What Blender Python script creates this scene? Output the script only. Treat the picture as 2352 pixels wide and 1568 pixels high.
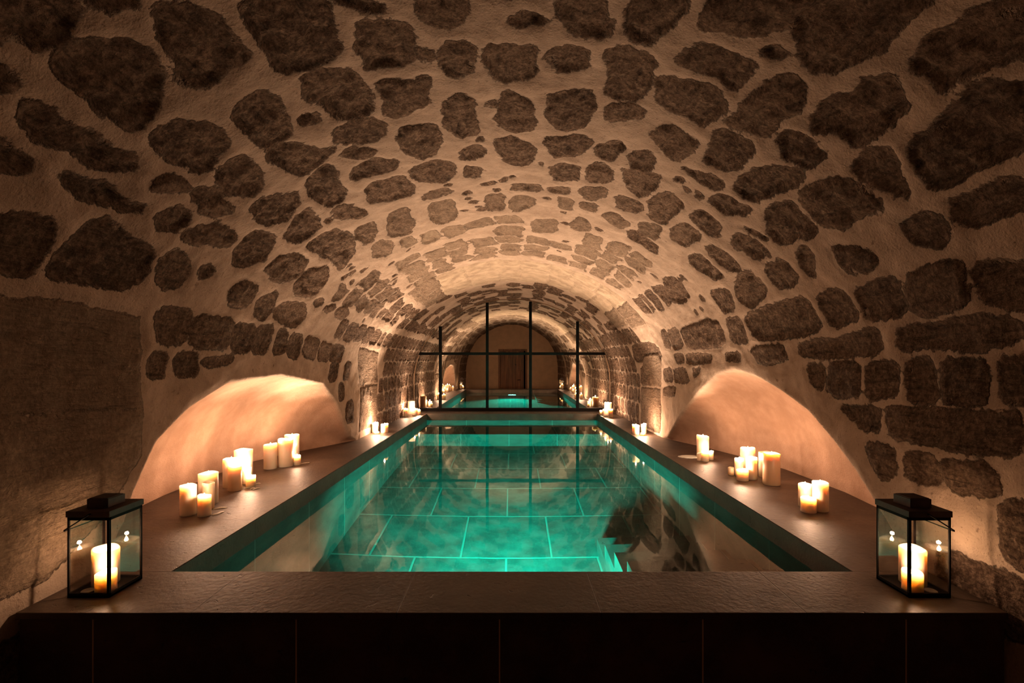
import bpy, bmesh, math, random
import numpy as np
from mathutils import Vector, Matrix
random.seed(7)
for o in list(bpy.data.objects): bpy.data.objects.remove(o)
S = bpy.context.scene
COL = S.collection
PI = math.pi

# ------------------------------------------------------------------ camera, world, exposure
CAMZ = 1.62
cam_d = bpy.data.cameras.new('camera'); cam = bpy.data.objects.new('camera', cam_d); COL.objects.link(cam)
cam.location = (0, 0, CAMZ); cam.rotation_euler = (PI/2, 0, 0)
cam_d.sensor_width = 36; cam_d.lens = 16.94; cam_d.shift_y = 45/2352; cam_d.clip_start = .03; cam_d.clip_end = 60
S.camera = cam
W = bpy.data.worlds.new('world'); S.world = W; W.use_nodes = True
W.node_tree.nodes['Background'].inputs[0].default_value = (.02, .012, .008, 1)
W.node_tree.nodes['Background'].inputs[1].default_value = .3
S.view_settings.view_transform = 'Standard'; S.view_settings.look = 'None'
S.view_settings.gamma = 1; S.view_settings.use_curve_mapping = False
S.view_settings.exposure = 0.62
cy = S.cycles
cy.max_bounces = 12; cy.diffuse_bounces = 5; cy.glossy_bounces = 8; cy.transmission_bounces = 8; cy.transparent_max_bounces = 16
cy.caustics_reflective = False; cy.caustics_refractive = False
cy.sample_clamp_indirect = 4.0
CANDLE_W = 1.15            # watts of one flame
CANDLE_C = (1.0, .58, .36)
VAULT_FILL_C = (1.0, .66, .44)  # colour of the spots added to light the vault
POOL_W = 82.0
POOL_C = (.0, .78, .56)

# ------------------------------------------------------------------ measures
DECK = .88; ZC_WATER = CAMZ - .832; POOL_Z = ZC_WATER - 1.2
HX = 1.197                 # half width of the basin
Y0, Y1, Y2, YM = 1.417, 1.696, 6.77, 7.16   # riser front, near pool edge, far pool edge, mirror
WA = 1.45                  # half width of the vault
ZC = CAMZ - .30            # springing line
YB = -1.0                  # wall behind the camera
F = 1107.0

# ------------------------------------------------------------------ helpers
def obj(name, bm, mat=None, parent=None, smooth=False):
    me = bpy.data.meshes.new(name)
    if isinstance(bm, bmesh.types.BMesh):
        bmesh.ops.recalc_face_normals(bm, faces=bm.faces[:]); bm.to_mesh(me); bm.free()
    else: me = bm
    if smooth:
        for p in me.polygons: p.use_smooth = True
    o = bpy.data.objects.new(name, me); COL.objects.link(o)
    if mat: me.materials.append(mat)
    if parent: o.parent = parent
    return o
def thing(name, label, cat, loc=(0, 0, 0), rz=0, group=None):
    o = bpy.data.objects.new(name, None); COL.objects.link(o)
    o.empty_display_size = .05
    o.location = loc; o.rotation_euler = (0, 0, rz); tag(o, label, cat, group); return o
def tag(o, label, cat, group=None):
    o['label'] = label; o['category'] = cat
    if group: o['group'] = group
    return o
def box(bm, x0, x1, y0, y1, z0, z1, bev=0):
    r = bmesh.ops.create_cube(bm, size=1)
    for v in r['verts']:
        v.co = Vector((x0 + (v.co.x+.5)*(x1-x0), y0 + (v.co.y+.5)*(y1-y0), z0 + (v.co.z+.5)*(z1-z0)))
    if bev:
        es = set(e for v in r['verts'] for e in v.link_edges)
        bmesh.ops.bevel(bm, geom=list(es), offset=bev, segments=2, affect='EDGES', profile=.6)
def newbox(*a, **k):
    bm = bmesh.new(); box(bm, *a, **k); return bm
def lathe(bm, prof, seg=40, cx=0, cy_=0, wob=None):
    rings = []
    for r, z in prof:
        if r <= 1e-6: rings.append([bm.verts.new((cx, cy_, z))]); continue
        ring = []
        for i in range(seg):
            a = 2*PI*i/seg; k, dz = (wob(a, r, z) if wob else (1, 0))
            ring.append(bm.verts.new((cx + r*k*math.cos(a), cy_ + r*k*math.sin(a), z+dz)))
        rings.append(ring)
    for A, B in zip(rings, rings[1:]):
        for i in range(seg):
            j = (i+1) % seg
            if len(A) == 1 and len(B) == 1: continue
            if len(A) == 1: bm.faces.new((A[0], B[i], B[j]))
            elif len(B) == 1: bm.faces.new((A[i], A[j], B[0]))
            else: bm.faces.new((A[i], A[j], B[j], B[i]))
def tube(bm, pts, r, seg=8):
    pts = [Vector(p) for p in pts]; rings = []
    for i, p in enumerate(pts):
        d = (pts[min(i+1, len(pts)-1)] - pts[max(i-1, 0)]).normalized()
        up = Vector((0, 0, 1)) if abs(d.z) < .9 else Vector((0, 1, 0))
        a = d.cross(up).normalized(); b = d.cross(a)
        rings.append([bm.verts.new(p + a*r*math.cos(2*PI*k/seg) + b*r*math.sin(2*PI*k/seg)) for k in range(seg)])
    for A, B in zip(rings, rings[1:]):
        for k in range(seg): bm.faces.new((A[k], A[(k+1) % seg], B[(k+1) % seg], B[k]))
    bm.faces.new(rings[0]); bm.faces.new(rings[-1][::-1])

# ------------------------------------------------------------------ materials
class NT:
    def __init__(s, name):
        s.m = bpy.data.materials.new(name); s.m.use_nodes = True; s.t = s.m.node_tree
        s.t.nodes.clear(); s.out = s.n('ShaderNodeOutputMaterial')
    def n(s, k, **kw):
        x = s.t.nodes.new(k)
        for a, b in kw.items(): setattr(x, a, b)
        return x
    def l(s, a, b): s.t.links.new(a, b)
    def set(s, sock, v):
        if isinstance(v, bpy.types.NodeSocket): s.l(v, sock)
        else: sock.default_value = v
    def math(s, op, a, b=0.0, clamp=False):
        x = s.n('ShaderNodeMath', operation=op); x.use_clamp = clamp; s.set(x.inputs[0], a); s.set(x.inputs[1], b); return x.outputs[0]
    def mix(s, f, a, b, blend='MIX'):
        x = s.n('ShaderNodeMix', data_type='RGBA', blend_type=blend); s.set(x.inputs[0], f)
        s.set(x.inputs[6], a if isinstance(a, bpy.types.NodeSocket) else (*a, 1)); s.set(x.inputs[7], b if isinstance(b, bpy.types.NodeSocket) else (*b, 1)); return x.outputs[2]
    def noise(s, scale, detail=4, rough=.55, vec=None, dist=0):
        x = s.n('ShaderNodeTexNoise'); x.inputs['Scale'].default_value = scale; x.inputs['Detail'].default_value = detail
        x.inputs['Roughness'].default_value = rough; x.inputs['Distortion'].default_value = dist
        if vec: s.l(vec, x.inputs['Vector'])
        return x.outputs['Fac']
    def pos(s):
        return s.n('ShaderNodeNewGeometry').outputs['Position']
    def ocoord(s): return s.n('ShaderNodeTexCoord').outputs['Object']
    def ramp(s, f, a, b):
        x = s.n('ShaderNodeMapRange'); x.interpolation_type = 'SMOOTHSTEP'; s.set(x.inputs[0], f); x.inputs[1].default_value = a; x.inputs[2].default_value = b; return x.outputs[0]
    def bump(s, h, strength=.5, dist=.01, nrm=None):
        x = s.n('ShaderNodeBump'); x.inputs['Strength'].default_value = strength; x.inputs['Distance'].default_value = dist
        s.set(x.inputs['Height'], h)
        if nrm: s.l(nrm, x.inputs['Normal'])
        return x.outputs[0]
    def pr(s, col, rough=.6, nrm=None, metal=0, **kw):
        p = s.n('ShaderNodeBsdfPrincipled')
        s.set(p.inputs['Base Color'], col if isinstance(col, bpy.types.NodeSocket) else (*col, 1))
        s.set(p.inputs['Roughness'], rough); p.inputs['Metallic'].default_value = metal
        if nrm: s.l(nrm, p.inputs['Normal'])
        for k, v in kw.items(): p.inputs[k.replace('_', ' ')].default_value = v
        s.l(p.outputs[0], s.out.inputs[0]); return p

def mat_masonry():
    t = NT('vault masonry'); P = t.ocoord()
    at = lambda n: t.n('ShaderNodeAttribute', attribute_name=n).outputs['Fac']
    sd, tone, light = at('sd'), at('tone'), at('light')
    nf = t.noise(38, 6, .65, P); nm = t.noise(9, 5, .6, P); nx = t.noise(120, 4, .6, P)
    # ragged edge between mortar and stone
    e = t.math('ADD', t.math('ADD', sd, .011), t.math('MULTIPLY', t.math('SUBTRACT', nf, .5), .044))
    mask = t.ramp(e, -.003, .005)
    smear = t.ramp(t.math('ADD', t.noise(14, 5, .6, P), t.math('MULTIPLY', sd, -2.5)), .60, .72)
    mask = t.math('MULTIPLY', mask, t.math('SUBTRACT', 1.0, t.math('MULTIPLY', smear, .75)))
    mort = t.mix(t.ramp(nm, .3, .75), (.47, .37, .285), (.62, .50, .39))
    mort = t.mix(t.ramp(nx, .60, .75), mort, (.25, .17, .11))
    pits = t.ramp(t.noise(26, 3, .5, P), .68, .75)
    mort = t.mix(t.math('MULTIPLY', pits, .6), mort, (.16, .10, .07))
    stn = t.ramp(t.noise(4.5, 7, .68, P, .4), .50, .68); mort = t.mix(t.math('MULTIPLY', stn, .42), mort, (.27, .185, .13))
    st_a = t.mix(tone, (.17, .115, .083), (.31, .22, .16))
    st_b = t.mix(t.ramp(nf, .38, .72), st_a, (.44, .325, .24))
    vn = t.n('ShaderNodeMapping'); vn.inputs['Scale'].default_value = (14, 5, 30); t.l(P, vn.inputs[0])
    streak = t.noise(1.6, 6, .65, vn.outputs[0], .6)
    st = t.mix(t.math('MULTIPLY', t.ramp(streak, .5, .30), .7), st_b, (.06, .039, .029))
    st = t.mix(t.math('MULTIPLY', t.ramp(streak, .56, .72), .7), st, (.46, .345, .26))
    gr = t.noise(75, 9, .72, P); st = t.mix(1.0, st, t.mix(t.ramp(gr, .34, .66), (.50, .47, .44), (1.30, 1.28, 1.25)), 'MULTIPLY')
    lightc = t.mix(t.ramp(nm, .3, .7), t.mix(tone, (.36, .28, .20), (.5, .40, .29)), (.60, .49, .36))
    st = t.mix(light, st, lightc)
    col = t.mix(mask, mort, st)
    col = t.mix(at('niche'), col, t.mix(t.ramp(nm, .3, .75), (.46, .30, .21), (.56, .38, .275)))
    h = t.math('ADD', t.math('MULTIPLY', t.math('MULTIPLY', mask, t.math('SUBTRACT', 1.15, light)), t.math('ADD', t.math('ADD', t.math('MULTIPLY', nf, 1.1), t.math('MULTIPLY', gr, .5)), t.math('MULTIPLY', streak, 1.2))),
               t.math('ADD', t.math('MULTIPLY', nx, .16), t.math('MULTIPLY', nm, .5)))
    h = t.math('SUBTRACT', h, t.math('MULTIPLY', mask, .35))
    t.pr(col, .92, t.bump(h, 1.0, .024), Specular_IOR_Level=.15)
    return t.m
def joint(t, axis, off, step, w):
    sp = t.n('ShaderNodeSeparateXYZ'); t.l(t.pos(), sp.inputs[0])
    v = t.math('DIVIDE', t.math('SUBTRACT', sp.outputs[axis], off), step)
    fr = t.math('ABSOLUTE', t.math('SUBTRACT', t.math('FRACT', t.math('ADD', v, .5)), .5))
    return t.math('SUBTRACT', 1.0, t.ramp(fr, w/step*.5, w/step*.5*1.5))
def mat_tile(name, joints, base=(.092, .062, .043), dark=(.046, .031, .022), rough=(.42, .62), jcol=(.30, .22, .15), brick=None, jdark=False):
    t = NT(name); P = t.pos()
    n1 = t.noise(5, 5, .6, P); n2 = t.noise(60, 5, .6, P); n3 = t.noise(22, 4, .6, P, 1.2)
    col = t.mix(t.ramp(n1, .3, .72), dark, base)
    pit = t.ramp(n3, .66, .73)
    col = t.mix(t.math('MULTIPLY', pit, .6), col, tuple(c*.35 for c in dark))
    col = t.mix(t.math('MULTIPLY', t.ramp(n2, .55, .75), .25), col, tuple(min(1, c*2) for c in base))
    j = None
    for a, off, st, w in joints:
        k = joint(t, a, off, st, w); j = k if j is None else t.math('MAXIMUM', j, k)
    if brick:
        oy, sy, ox, sx, w = brick
        sp = t.n('ShaderNodeSeparateXYZ'); t.l(P, sp.inputs[0])
        row = t.math('FLOOR', t.math('DIVIDE', t.math('SUBTRACT', sp.outputs[1], oy), sy))
        half = t.math('MULTIPLY', t.math('MODULO', t.math('ADD', row, 20.0), 2.0), .5)
        v = t.math('ADD', t.math('DIVIDE', t.math('SUBTRACT', sp.outputs[0], ox), sx), half)
        fr = t.math('ABSOLUTE', t.math('SUBTRACT', t.math('FRACT', t.math('ADD', v, .5)), .5))
        k = t.math('SUBTRACT', 1.0, t.ramp(fr, w/sx*.5, w/sx*.75))
        j = t.math('MAXIMUM', joint(t, 1, oy, sy, w), k)
    h = t.math('SUBTRACT', t.math('ADD', t.math('MULTIPLY', n2, .35), t.math('MULTIPLY', n1, .6)), t.math('MULTIPLY', pit, .8))
    if j is not None:
        col = t.mix(j, col, jcol); h = t.math('SUBTRACT', h, t.math('MULTIPLY', j, 1.0))
    r = t.math('ADD', rough[0], t.math('MULTIPLY', n2, rough[1]-rough[0]))
    t.pr(col, r, t.bump(h, .8, .006), Specular_IOR_Level=.38); return t.m
def mat_plain(name, col, rough=.6, metal=0, nscale=30, var=.25, bump=.2, bd=.004, **kw):
    t = NT(name); P = t.ocoord(); n = t.noise(nscale, 5, .6, P)
    c = t.mix(t.ramp(n, .3, .7), tuple(x*(1-var) for x in col), tuple(min(1, x*(1+var)) for x in col))
    t.pr(c, rough, t.bump(n, bump, bd), metal, **kw); return t.m
def mat_wax(name, col, e=0):
    t = NT(name); P = t.ocoord(); n = t.noise(18, 4, .5, P)
    c = t.mix(t.ramp(n, .3, .7), tuple(x*.94 for x in col), col)
    p = t.pr(c, .42, t.bump(n, .15, .003))
    p.inputs['Subsurface Weight'].default_value = 1.0
    p.inputs['Subsurface Radius'].default_value = (1.0, .8, .6)
    p.inputs['Subsurface Scale'].default_value = .036
    return t.m
def mat_emit(name, col, s):
    t = NT(name); e = t.n('ShaderNodeEmission'); e.inputs[0].default_value = (*col, 1); e.inputs[1].default_value = s
    t.l(e.outputs[0], t.out.inputs[0]); return t.m
def mat_glass_thin():
    t = NT('lantern glass'); g = t.n('ShaderNodeBsdfGlossy'); g.inputs['Roughness'].default_value = .02
    tr = t.n('ShaderNodeBsdfTransparent'); n = t.noise(14, 4, .6, t.ocoord())
    t.l(t.mix(t.math('MULTIPLY', t.ramp(n, .4, .8), .35), (.96, .93, .88), (.80, .76, .70)), tr.inputs[0])
    fr = t.n('ShaderNodeLayerWeight'); fr.inputs[0].default_value = .5
    fz = t.math('ADD', .09, t.math('MULTIPLY', t.math('POWER', fr.outputs['Facing'], 4.0), .8))
    mx = t.n('ShaderNodeMixShader'); t.l(fz, mx.inputs[0]); t.l(tr.outputs[0], mx.inputs[1]); t.l(g.outputs[0], mx.inputs[2])
    t.l(mx.outputs[0], t.out.inputs[0]); return t.m
def mat_water():
    t = NT('pool water'); P = t.pos()
    p = t.n('ShaderNodeBsdfGlass'); p.inputs['IOR'].default_value = 1.333; p.inputs['Roughness'].default_value = .028
    p.inputs['Color'].default_value = (.93, 1, .98, 1)
    h = t.noise(3.2, 2, .5, P)
    t.l(t.bump(h, .10, .006), p.inputs['Normal']); t.l(p.outputs[0], t.out.inputs[0]); return t.m
def mat_mirror():
    t = NT('mirror'); g = t.n('ShaderNodeBsdfGlossy'); g.inputs['Roughness'].default_value = 0.0; g.inputs[0].default_value = (.90, .91, .87, 1)
    t.l(g.outputs[0], t.out.inputs[0]); return t.m
def mat_wood():
    t = NT('door wood'); P = t.ocoord(); mp = t.n('ShaderNodeMapping'); mp.inputs['Scale'].default_value = (18, 18, 1.2); t.l(P, mp.inputs[0])
    n = t.noise(1.5, 6, .6, mp.outputs[0], .8)
    sp = t.n('ShaderNodeSeparateXYZ'); t.l(P, sp.inputs[0])
    pl = t.n('ShaderNodeTexWhiteNoise', noise_dimensions='1D'); t.l(t.math('FLOOR', t.math('DIVIDE', sp.outputs[0], .137)), pl.inputs['W'])
    c = t.mix(t.ramp(n, .3, .7), (.15, .055, .02), (.38, .165, .062))
    c = t.mix(t.math('MULTIPLY', pl.outputs['Value'], .5), c, (.07, .03, .013))
    kn = t.ramp(t.noise(7, 2, .5, P), .70, .74); c = t.mix(kn, c, (.02, .01, .006))
    t.pr(c, .5, t.bump(n, .4, .004)); return t.m

M = {}
M['masonry'] = mat_masonry()
M['plaster'] = mat_plain('plaster', (.74, .53, .35), .9, nscale=6, var=.08, bump=.25, bd=.01)
M['floor'] = mat_tile('floor tiles', [(0, .26, .6, .004), (1, .5, .6, .004)])
JT = .003
M['deck_side'] = mat_tile('deck tiles side', [(1, 2.244, .6, JT)], jcol=(.05, .035, .025))
M['deck_front'] = mat_tile('deck tiles front', [(0, -.34, .603, JT)], jcol=(.04, .028, .02))
M['riser'] = mat_tile('riser tiles', [(0, -.037, .603, .0035)], jcol=(.60, .42, .30), base=(.10, .058, .042), dark=(.045, .026, .02), rough=(.55, .8))
M['basin_x'] = mat_tile('basin tiles x', [(0, -.037, .603, .006)], base=(.20, .17, .14), dark=(.12, .10, .085), jcol=(.42, .38, .33), rough=(.6, .8))
M['basin_y'] = mat_tile('basin tiles y', [(1, 2.244, .6, .006)], base=(.20, .17, .14), dark=(.12, .10, .085), jcol=(.42, .38, .33), rough=(.6, .8))
M['basin_floor'] = mat_tile('basin floor tiles', [], base=(.22, .18, .15), dark=(.10, .085, .07), jcol=(.36, .32, .27), rough=(.6, .8), brick=(3.19, .61, -.34, .603, .012))
M['wax'] = mat_wax('ivory wax', (.84, .72, .55))
M['wax_warm'] = mat_wax('honey wax', (.74, .54, .34))
M['wick'] = mat_plain('wick', (.02, .015, .012), .9)
M['flame'] = mat_emit('flame', (1.0, .62, .28), 60)
M['black'] = mat_plain('black metal', (.004, .0025, .002), .6, .0, 60, .3, .1, Specular_IOR_Level=.08)
M['rust'] = mat_plain('dark brown metal', (.045, .022, .014), .6, .1, 25, .4, .3)
M['glass'] = mat_glass_thin()
M['water'] = mat_water(); M['mirror'] = mat_mirror(); M['wood'] = mat_wood()
M['lens'] = mat_emit('pool lamp lens', (.35, 1, .85), 25)
M['steel'] = mat_plain('steel', (.5, .5, .5), .3, 1)

# ------------------------------------------------------------------ vault profile
BREF = 1.33
_th = np.linspace(0, PI/2, 2001)
_arc = np.concatenate([[0], np.cumsum(np.hypot(np.diff(WA*np.sin(_th)), np.diff(BREF*np.cos(_th))))])
SQ = float(_arc[-1])
def Hc(y):                      # crown height above the camera
    return np.where(y > 5.2, .915, .915 + (5.2 - y)*.036)
def bcur(y): return Hc(y) + .30
def unproject(px, py):
    dx, dz = (px-1176)/F, (829-py)/F
    lo, hi = .05, 12.0
    def inside(t):
        x, z = abs(t*dx), t*dz
        if z > -.30: return (x/WA)**2 + ((z+.30)/float(bcur(np.float64(t))))**2 < 1
        return x < WA
    for _ in range(50):
        m = (lo+hi)/2
        if inside(m): lo = m
        else: hi = m
    t = lo; x, z = t*dx, t*dz
    if z > -.30:
        th = math.atan2(abs(x)/WA, (z+.30)/float(bcur(np.float64(t))))
        s = float(np.interp(th, _th, _arc))
    else: s = SQ + (-.30 - z)
    return (math.copysign(s, x), t)

# stones, outlined as they lie in the vault.  A: left crown, B: right crown, C: left wall, D: right wall, E: others
A = """120,0 270,0 340,90 350,150 280,220 160,225 100,160 110,60
0,0 90,0 80,100 90,190 0,210
400,0 640,0 640,30 520,60 430,40
320,210 480,200 600,215 700,270 760,320 760,440 700,560 620,600 500,540 400,440 300,370 270,310
760,40 900,30 1000,80 1040,170 1130,240 1120,290 1050,320 1010,370 900,405 830,370 820,260 760,200 730,90
1110,10 1300,0 1480,20 1510,130 1560,250 1500,310 1330,340 1260,320 1210,220 1150,120
1690,110 1830,110 1900,190 1910,280 1850,340 1700,350 1640,250 1640,160
1520,20 1700,20 1790,50 1730,65 1560,40
1930,0 2160,0 2160,60 2100,110 2050,145 1960,110 1920,60
2060,220 2130,200 2175,240 2170,330 2120,370 2060,370 2040,290
2234,216 2350,210 2460,230 2456,320 2420,380 2300,400 2240,320
1930,255 2005,265 2000,290 1930,290
1440,350 1560,340 1680,400 1720,500 1690,560 1560,560 1480,510 1400,450 1400,390
1740,420 1900,400 1970,370 1980,430 1960,500 1830,570 1780,540 1770,470
2040,490 2130,440 2180,500 2190,630 2110,650 2060,610 2040,550
1080,490 1200,440 1290,480 1330,570 1350,640 1260,690 1200,680 1130,590 1060,540
120,490 200,500 330,590 440,610 480,660 600,720 620,770 570,795 470,770 350,690 200,640 120,560
0,330 50,340 70,400 30,440 0,440
0,640 60,680 130,710 165,750 120,790 30,810 0,790
700,620 850,560 940,580 1030,620 1030,700 960,790 860,770 780,700 710,680
1380,550 1460,560 1470,590 1400,590
1550,610 1680,560 1770,590 1760,650 1680,690 1580,690 1550,640
1850,610 1990,590 2040,660 2010,720 1950,750 1880,710 1840,650
1240,700 1380,680 1480,700 1540,690 1500,760 1400,830 1330,790 1250,740
1620,800 1720,750 1830,750 1830,790 1740,820 1650,840
1570,720 1700,700 1740,710 1720,740 1620,740
1890,790 2020,750 2060,760 2090,810 2060,850 1950,850 1900,820
2110,700 2220,680 2225,740 2140,760
2130,790 2200,790 2200,840 2140,830
310,800 400,820 500,860 540,900 600,940 680,970 620,985 500,950 400,920 320,870
700,840 790,800 880,850 870,880 760,890 720,870
1000,800 1070,745 1150,740 1220,800 1230,870 1190,910 1080,900 1000,840
870,900 930,860 1010,880 1040,910 950,925 890,920
930,940 1010,920 1080,950 1070,1000 990,1000 930,980
1410,860 1530,760 1600,890 1590,940 1530,960 1460,930
1700,870 1860,820 1900,880 1890,910 1800,940 1710,950
1940,910 2050,880 2090,900 2010,930 1950,940
1150,960 1230,920 1360,900 1390,950 1340,1010 1250,1040 1180,1010
740,1010 800,970 870,980 870,1030 800,1070 740,1050
1310,1070 1400,980 1470,1010 1480,1060 1390,1120 1320,1110
1530,980 1600,950 1690,1000 1650,1020 1560,1010
830,1090 950,1030 1080,1070 1090,1110 1060,1130 900,1110
1100,1150 1170,1080 1250,1080 1260,1130 1230,1190 1150,1230 1080,1220
0,1000 100,990 240,1010 240,1100 200,1200 140,1270 0,1250
280,1170 340,1100 420,1030 520,1020 600,1100 710,1150 700,1220 650,1290 550,1330 400,1300 240,1280 240,1240
740,1200 790,1150 850,1160 880,1230 840,1310 770,1330 730,1290
920,1240 980,1220 990,1260 930,1280
1420,1140 1480,1090 1560,1060 1620,1090 1640,1170 1580,1250 1510,1190
1220,1240 1290,1180 1370,1160 1420,1220 1390,1270 1310,1310 1240,1280
1360,1310 1420,1250 1510,1240 1520,1290 1450,1370 1370,1360
1650,1070 1720,1035 1740,1080 1700,1130 1640,1100
1790,1000 1870,970 1900,1040 1890,1090 1800,1090
1970,960 2080,930 2110,1000 2040,1050 1980,1020
1710,1140 1770,1100 1810,1130 1790,1180 1730,1190
2230,920 2310,900 2320,980 2240,990
2350,930 2440,920 2460,960 2400,985 2350,990
1840,1110 1900,1100 1920,1130 1860,1150
1940,1090 2000,1070 2030,1110 1960,1140
2030,1070 2130,1040 2150,1080 2060,1110"""
B = """0,90 60,60 160,100 120,130 40,110
210,0 430,0 420,100 470,140 440,190 300,180 220,120
580,0 790,0 780,60 720,150 630,220 560,210 520,130
890,30 1000,0 1400,0 1380,40 1270,120 1120,170 980,160 860,160 860,90
1420,20 1900,0 1840,80 1700,210 1680,240 1560,290 1450,350 1340,340 1300,280 1300,160 1290,100
2080,70 2230,50 2352,100 2352,230 2200,310 2000,400 1940,430 1830,360 1810,310 1860,240 2060,120
1130,240 1200,235 1240,280 1200,300 1140,280
770,280 840,230 960,250 1100,320 1090,370 1010,430 850,350 780,320
430,250 510,230 660,290 640,400 590,490 430,480 430,370
160,245 330,235 340,340 240,365 170,290
165,430 340,440 370,470 350,590 220,600 170,570
430,510 560,510 590,540 560,580 430,580
670,400 750,380 920,430 980,490 920,590 860,605 740,550 655,500
1080,480 1180,400 1270,390 1340,450 1280,540 1200,600 1140,640 980,600 1000,550
1580,400 1680,360 1740,390 1790,520 1720,620 1560,705 1480,640 1370,620 1350,580 1440,500 1560,460
1900,630 1990,530 2060,430 2200,410 2352,430 2352,660 2200,760 2050,830 1930,890 1830,800 1820,680
-58,450 0,436 92,480 96,600 10,620 -60,580
150,640 300,625 370,660 290,730 180,730
390,680 480,670 500,710 450,765 390,740
540,720 640,720 640,800 560,790
615,630 700,600 780,640 845,680 740,750 670,690
920,640 960,620 1110,680 1100,720 1000,800 880,770 890,700
1200,650 1270,630 1380,670 1430,720 1350,780 1250,740
-68,650 0,636 100,690 100,750 10,776 -52,740
165,800 230,750 310,790 300,840 210,850
350,790 390,765 470,800 440,860 350,850
510,790 600,800 680,830 650,880 580,920 530,880
770,780 900,810 970,850 930,890 850,860
730,835 780,840 770,865 735,860
1020,880 1060,820 1190,780 1330,790 1310,850 1200,900 1120,950 1060,920
1550,770 1640,720 1720,730 1740,830 1790,890 1760,920 1650,880 1560,820
1310,900 1370,860 1450,830 1570,860 1670,960 1660,990 1560,1010 1490,1060 1400,1040 1360,990 1310,940
1760,1040 1840,1000 1920,1000 1980,1060 1970,1150 1830,1130 1770,1090
2010,960 2100,920 2230,870 2352,860 2352,960 2200,1000 2100,1050 2010,1030
0,860 130,860 130,895 0,895
170,880 250,870 260,905 170,900
305,890 350,870 430,885 420,920 340,935
470,910 590,940 580,990 480,970
640,920 720,900 770,950 740,1000 690,1040 630,1010 625,950
890,930 970,910 1080,970 1060,1000 990,1000 920,960
1150,1010 1200,960 1260,940 1310,1000 1380,1060 1320,1110 1230,1140 1160,1090
810,1000 860,975 955,1050 930,1090 890,1090 830,1040
730,1060 790,1035 850,1080 840,1120 770,1130 730,1100
200,920 270,930 270,980 220,970
310,940 390,950 390,985 330,975
410,1000 470,990 535,1040 500,1065 440,1030
580,1030 670,1040 680,1080 650,1110 580,1080
270,1040 310,1005 350,1030 350,1070 290,1065
90,1020 210,1020 200,1070 100,1070
1000,1110 1050,1090 1180,1180 1130,1200 1020,1150
1060,1060 1160,1110 1140,1115 1080,1085
880,1150 930,1135 1050,1240 1000,1260 920,1200
800,1210 840,1160 960,1270 930,1295 850,1250
1150,1240 1230,1210 1310,1300 1220,1340 1170,1290
1290,1190 1340,1150 1370,1200 1370,1290 1320,1260
1460,1160 1560,1150 1650,1190 1640,1240 1540,1270 1490,1210"""
Cs = """960,280 1170,300 1130,490 950,490
1180,330 1410,350 1370,530 1150,520
1400,380 1560,400 1520,550 1390,540
1570,400 1660,400 1630,560 1530,550
1690,415 1750,430 1740,550 1660,560
1770,440 1840,460 1820,590 1740,570
1860,460 1940,480 1910,600 1840,570
1950,490 2010,510 1990,600 1930,600
2020,500 2080,520 2060,610 1990,600
900,560 1010,555 1000,690 900,690
1060,560 1190,560 1190,680 1070,690
1210,600 1420,570 1400,610 1250,640
1380,190 1470,130 1560,170 1500,280 1380,260
1560,240 1680,190 1660,300 1600,370 1540,330
1670,300 1730,250 1850,270 1850,350 1780,410 1660,350
1900,250 1950,230 1960,260 1910,280
1960,290 2020,270 2030,300 1980,320
2040,300 2090,280 2110,330 2070,360 2030,340"""
D = """1610,110 1740,50 1930,10 1985,280 1660,340
1310,190 1420,150 1550,110 1620,330 1380,370
1080,220 1240,190 1340,360 1160,410
660,330 890,260 1030,230 1115,420 940,465 740,470
550,350 640,345 690,490 590,500
280,410 500,350 560,510 330,530
1570,430 1700,400 2050,350 2300,380 2290,480 2050,540 1770,520 1580,540
980,500 1200,480 1440,410 1470,550 1150,580 980,570
700,530 880,500 920,590 760,620
550,560 640,550 640,600 560,600
320,560 470,560 465,610 320,620
1030,640 1120,620 1130,770 1060,740
1160,620 1330,610 1350,800 1200,810 1150,750
1380,610 1560,610 1570,800 1390,830
1620,610 1760,590 1800,850 1650,840 1620,720
1840,610 2080,600 2100,700 2090,850 1860,860 1830,760
2180,600 2352,590 2352,870 2210,840 2200,760
1220,870 1470,880 1470,1010 1370,1000
1510,880 1750,900 2000,910 2270,910 2320,1000 2290,1150 2050,1160 1800,1090 1550,1040
1390,1090 1560,1110 1590,1250 1500,1310 1430,1200
1640,1150 1800,1160 1830,1330 1640,1310
1860,1190 2150,1240 2180,1400 1900,1380 1860,1280
2000,50 2352,20 2352,290 2100,270 2050,200
600,120 700,60 760,130 790,200 700,290 620,230
780,40 900,10 980,150 860,180
450,200 560,170 610,290 540,320
170,430 200,410 230,520 200,520
210,420 270,400 300,520 240,530
0,500 130,490 180,560 170,600 10,600
250,560 300,560 300,610 260,610
50,630 160,630 160,740 50,740
190,650 230,640 240,720 190,720
245,650 310,640 340,730 245,720
180,760 260,750 250,810 180,800
360,650 410,640 390,680 360,690"""
def chaikin(P, n=2):
    for _ in range(n):
        Q = []
        for i in range(len(P)):
            a, b = P[i], P[(i+1) % len(P)]
            Q += [(a[0]*.84+b[0]*.16, a[1]*.84+b[1]*.16), (a[0]*.16+b[0]*.84, a[1]*.16+b[1]*.84)]
        P = Q
    return P
stones = []          # (polygon in (s, y), tone, light, relief)
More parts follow.
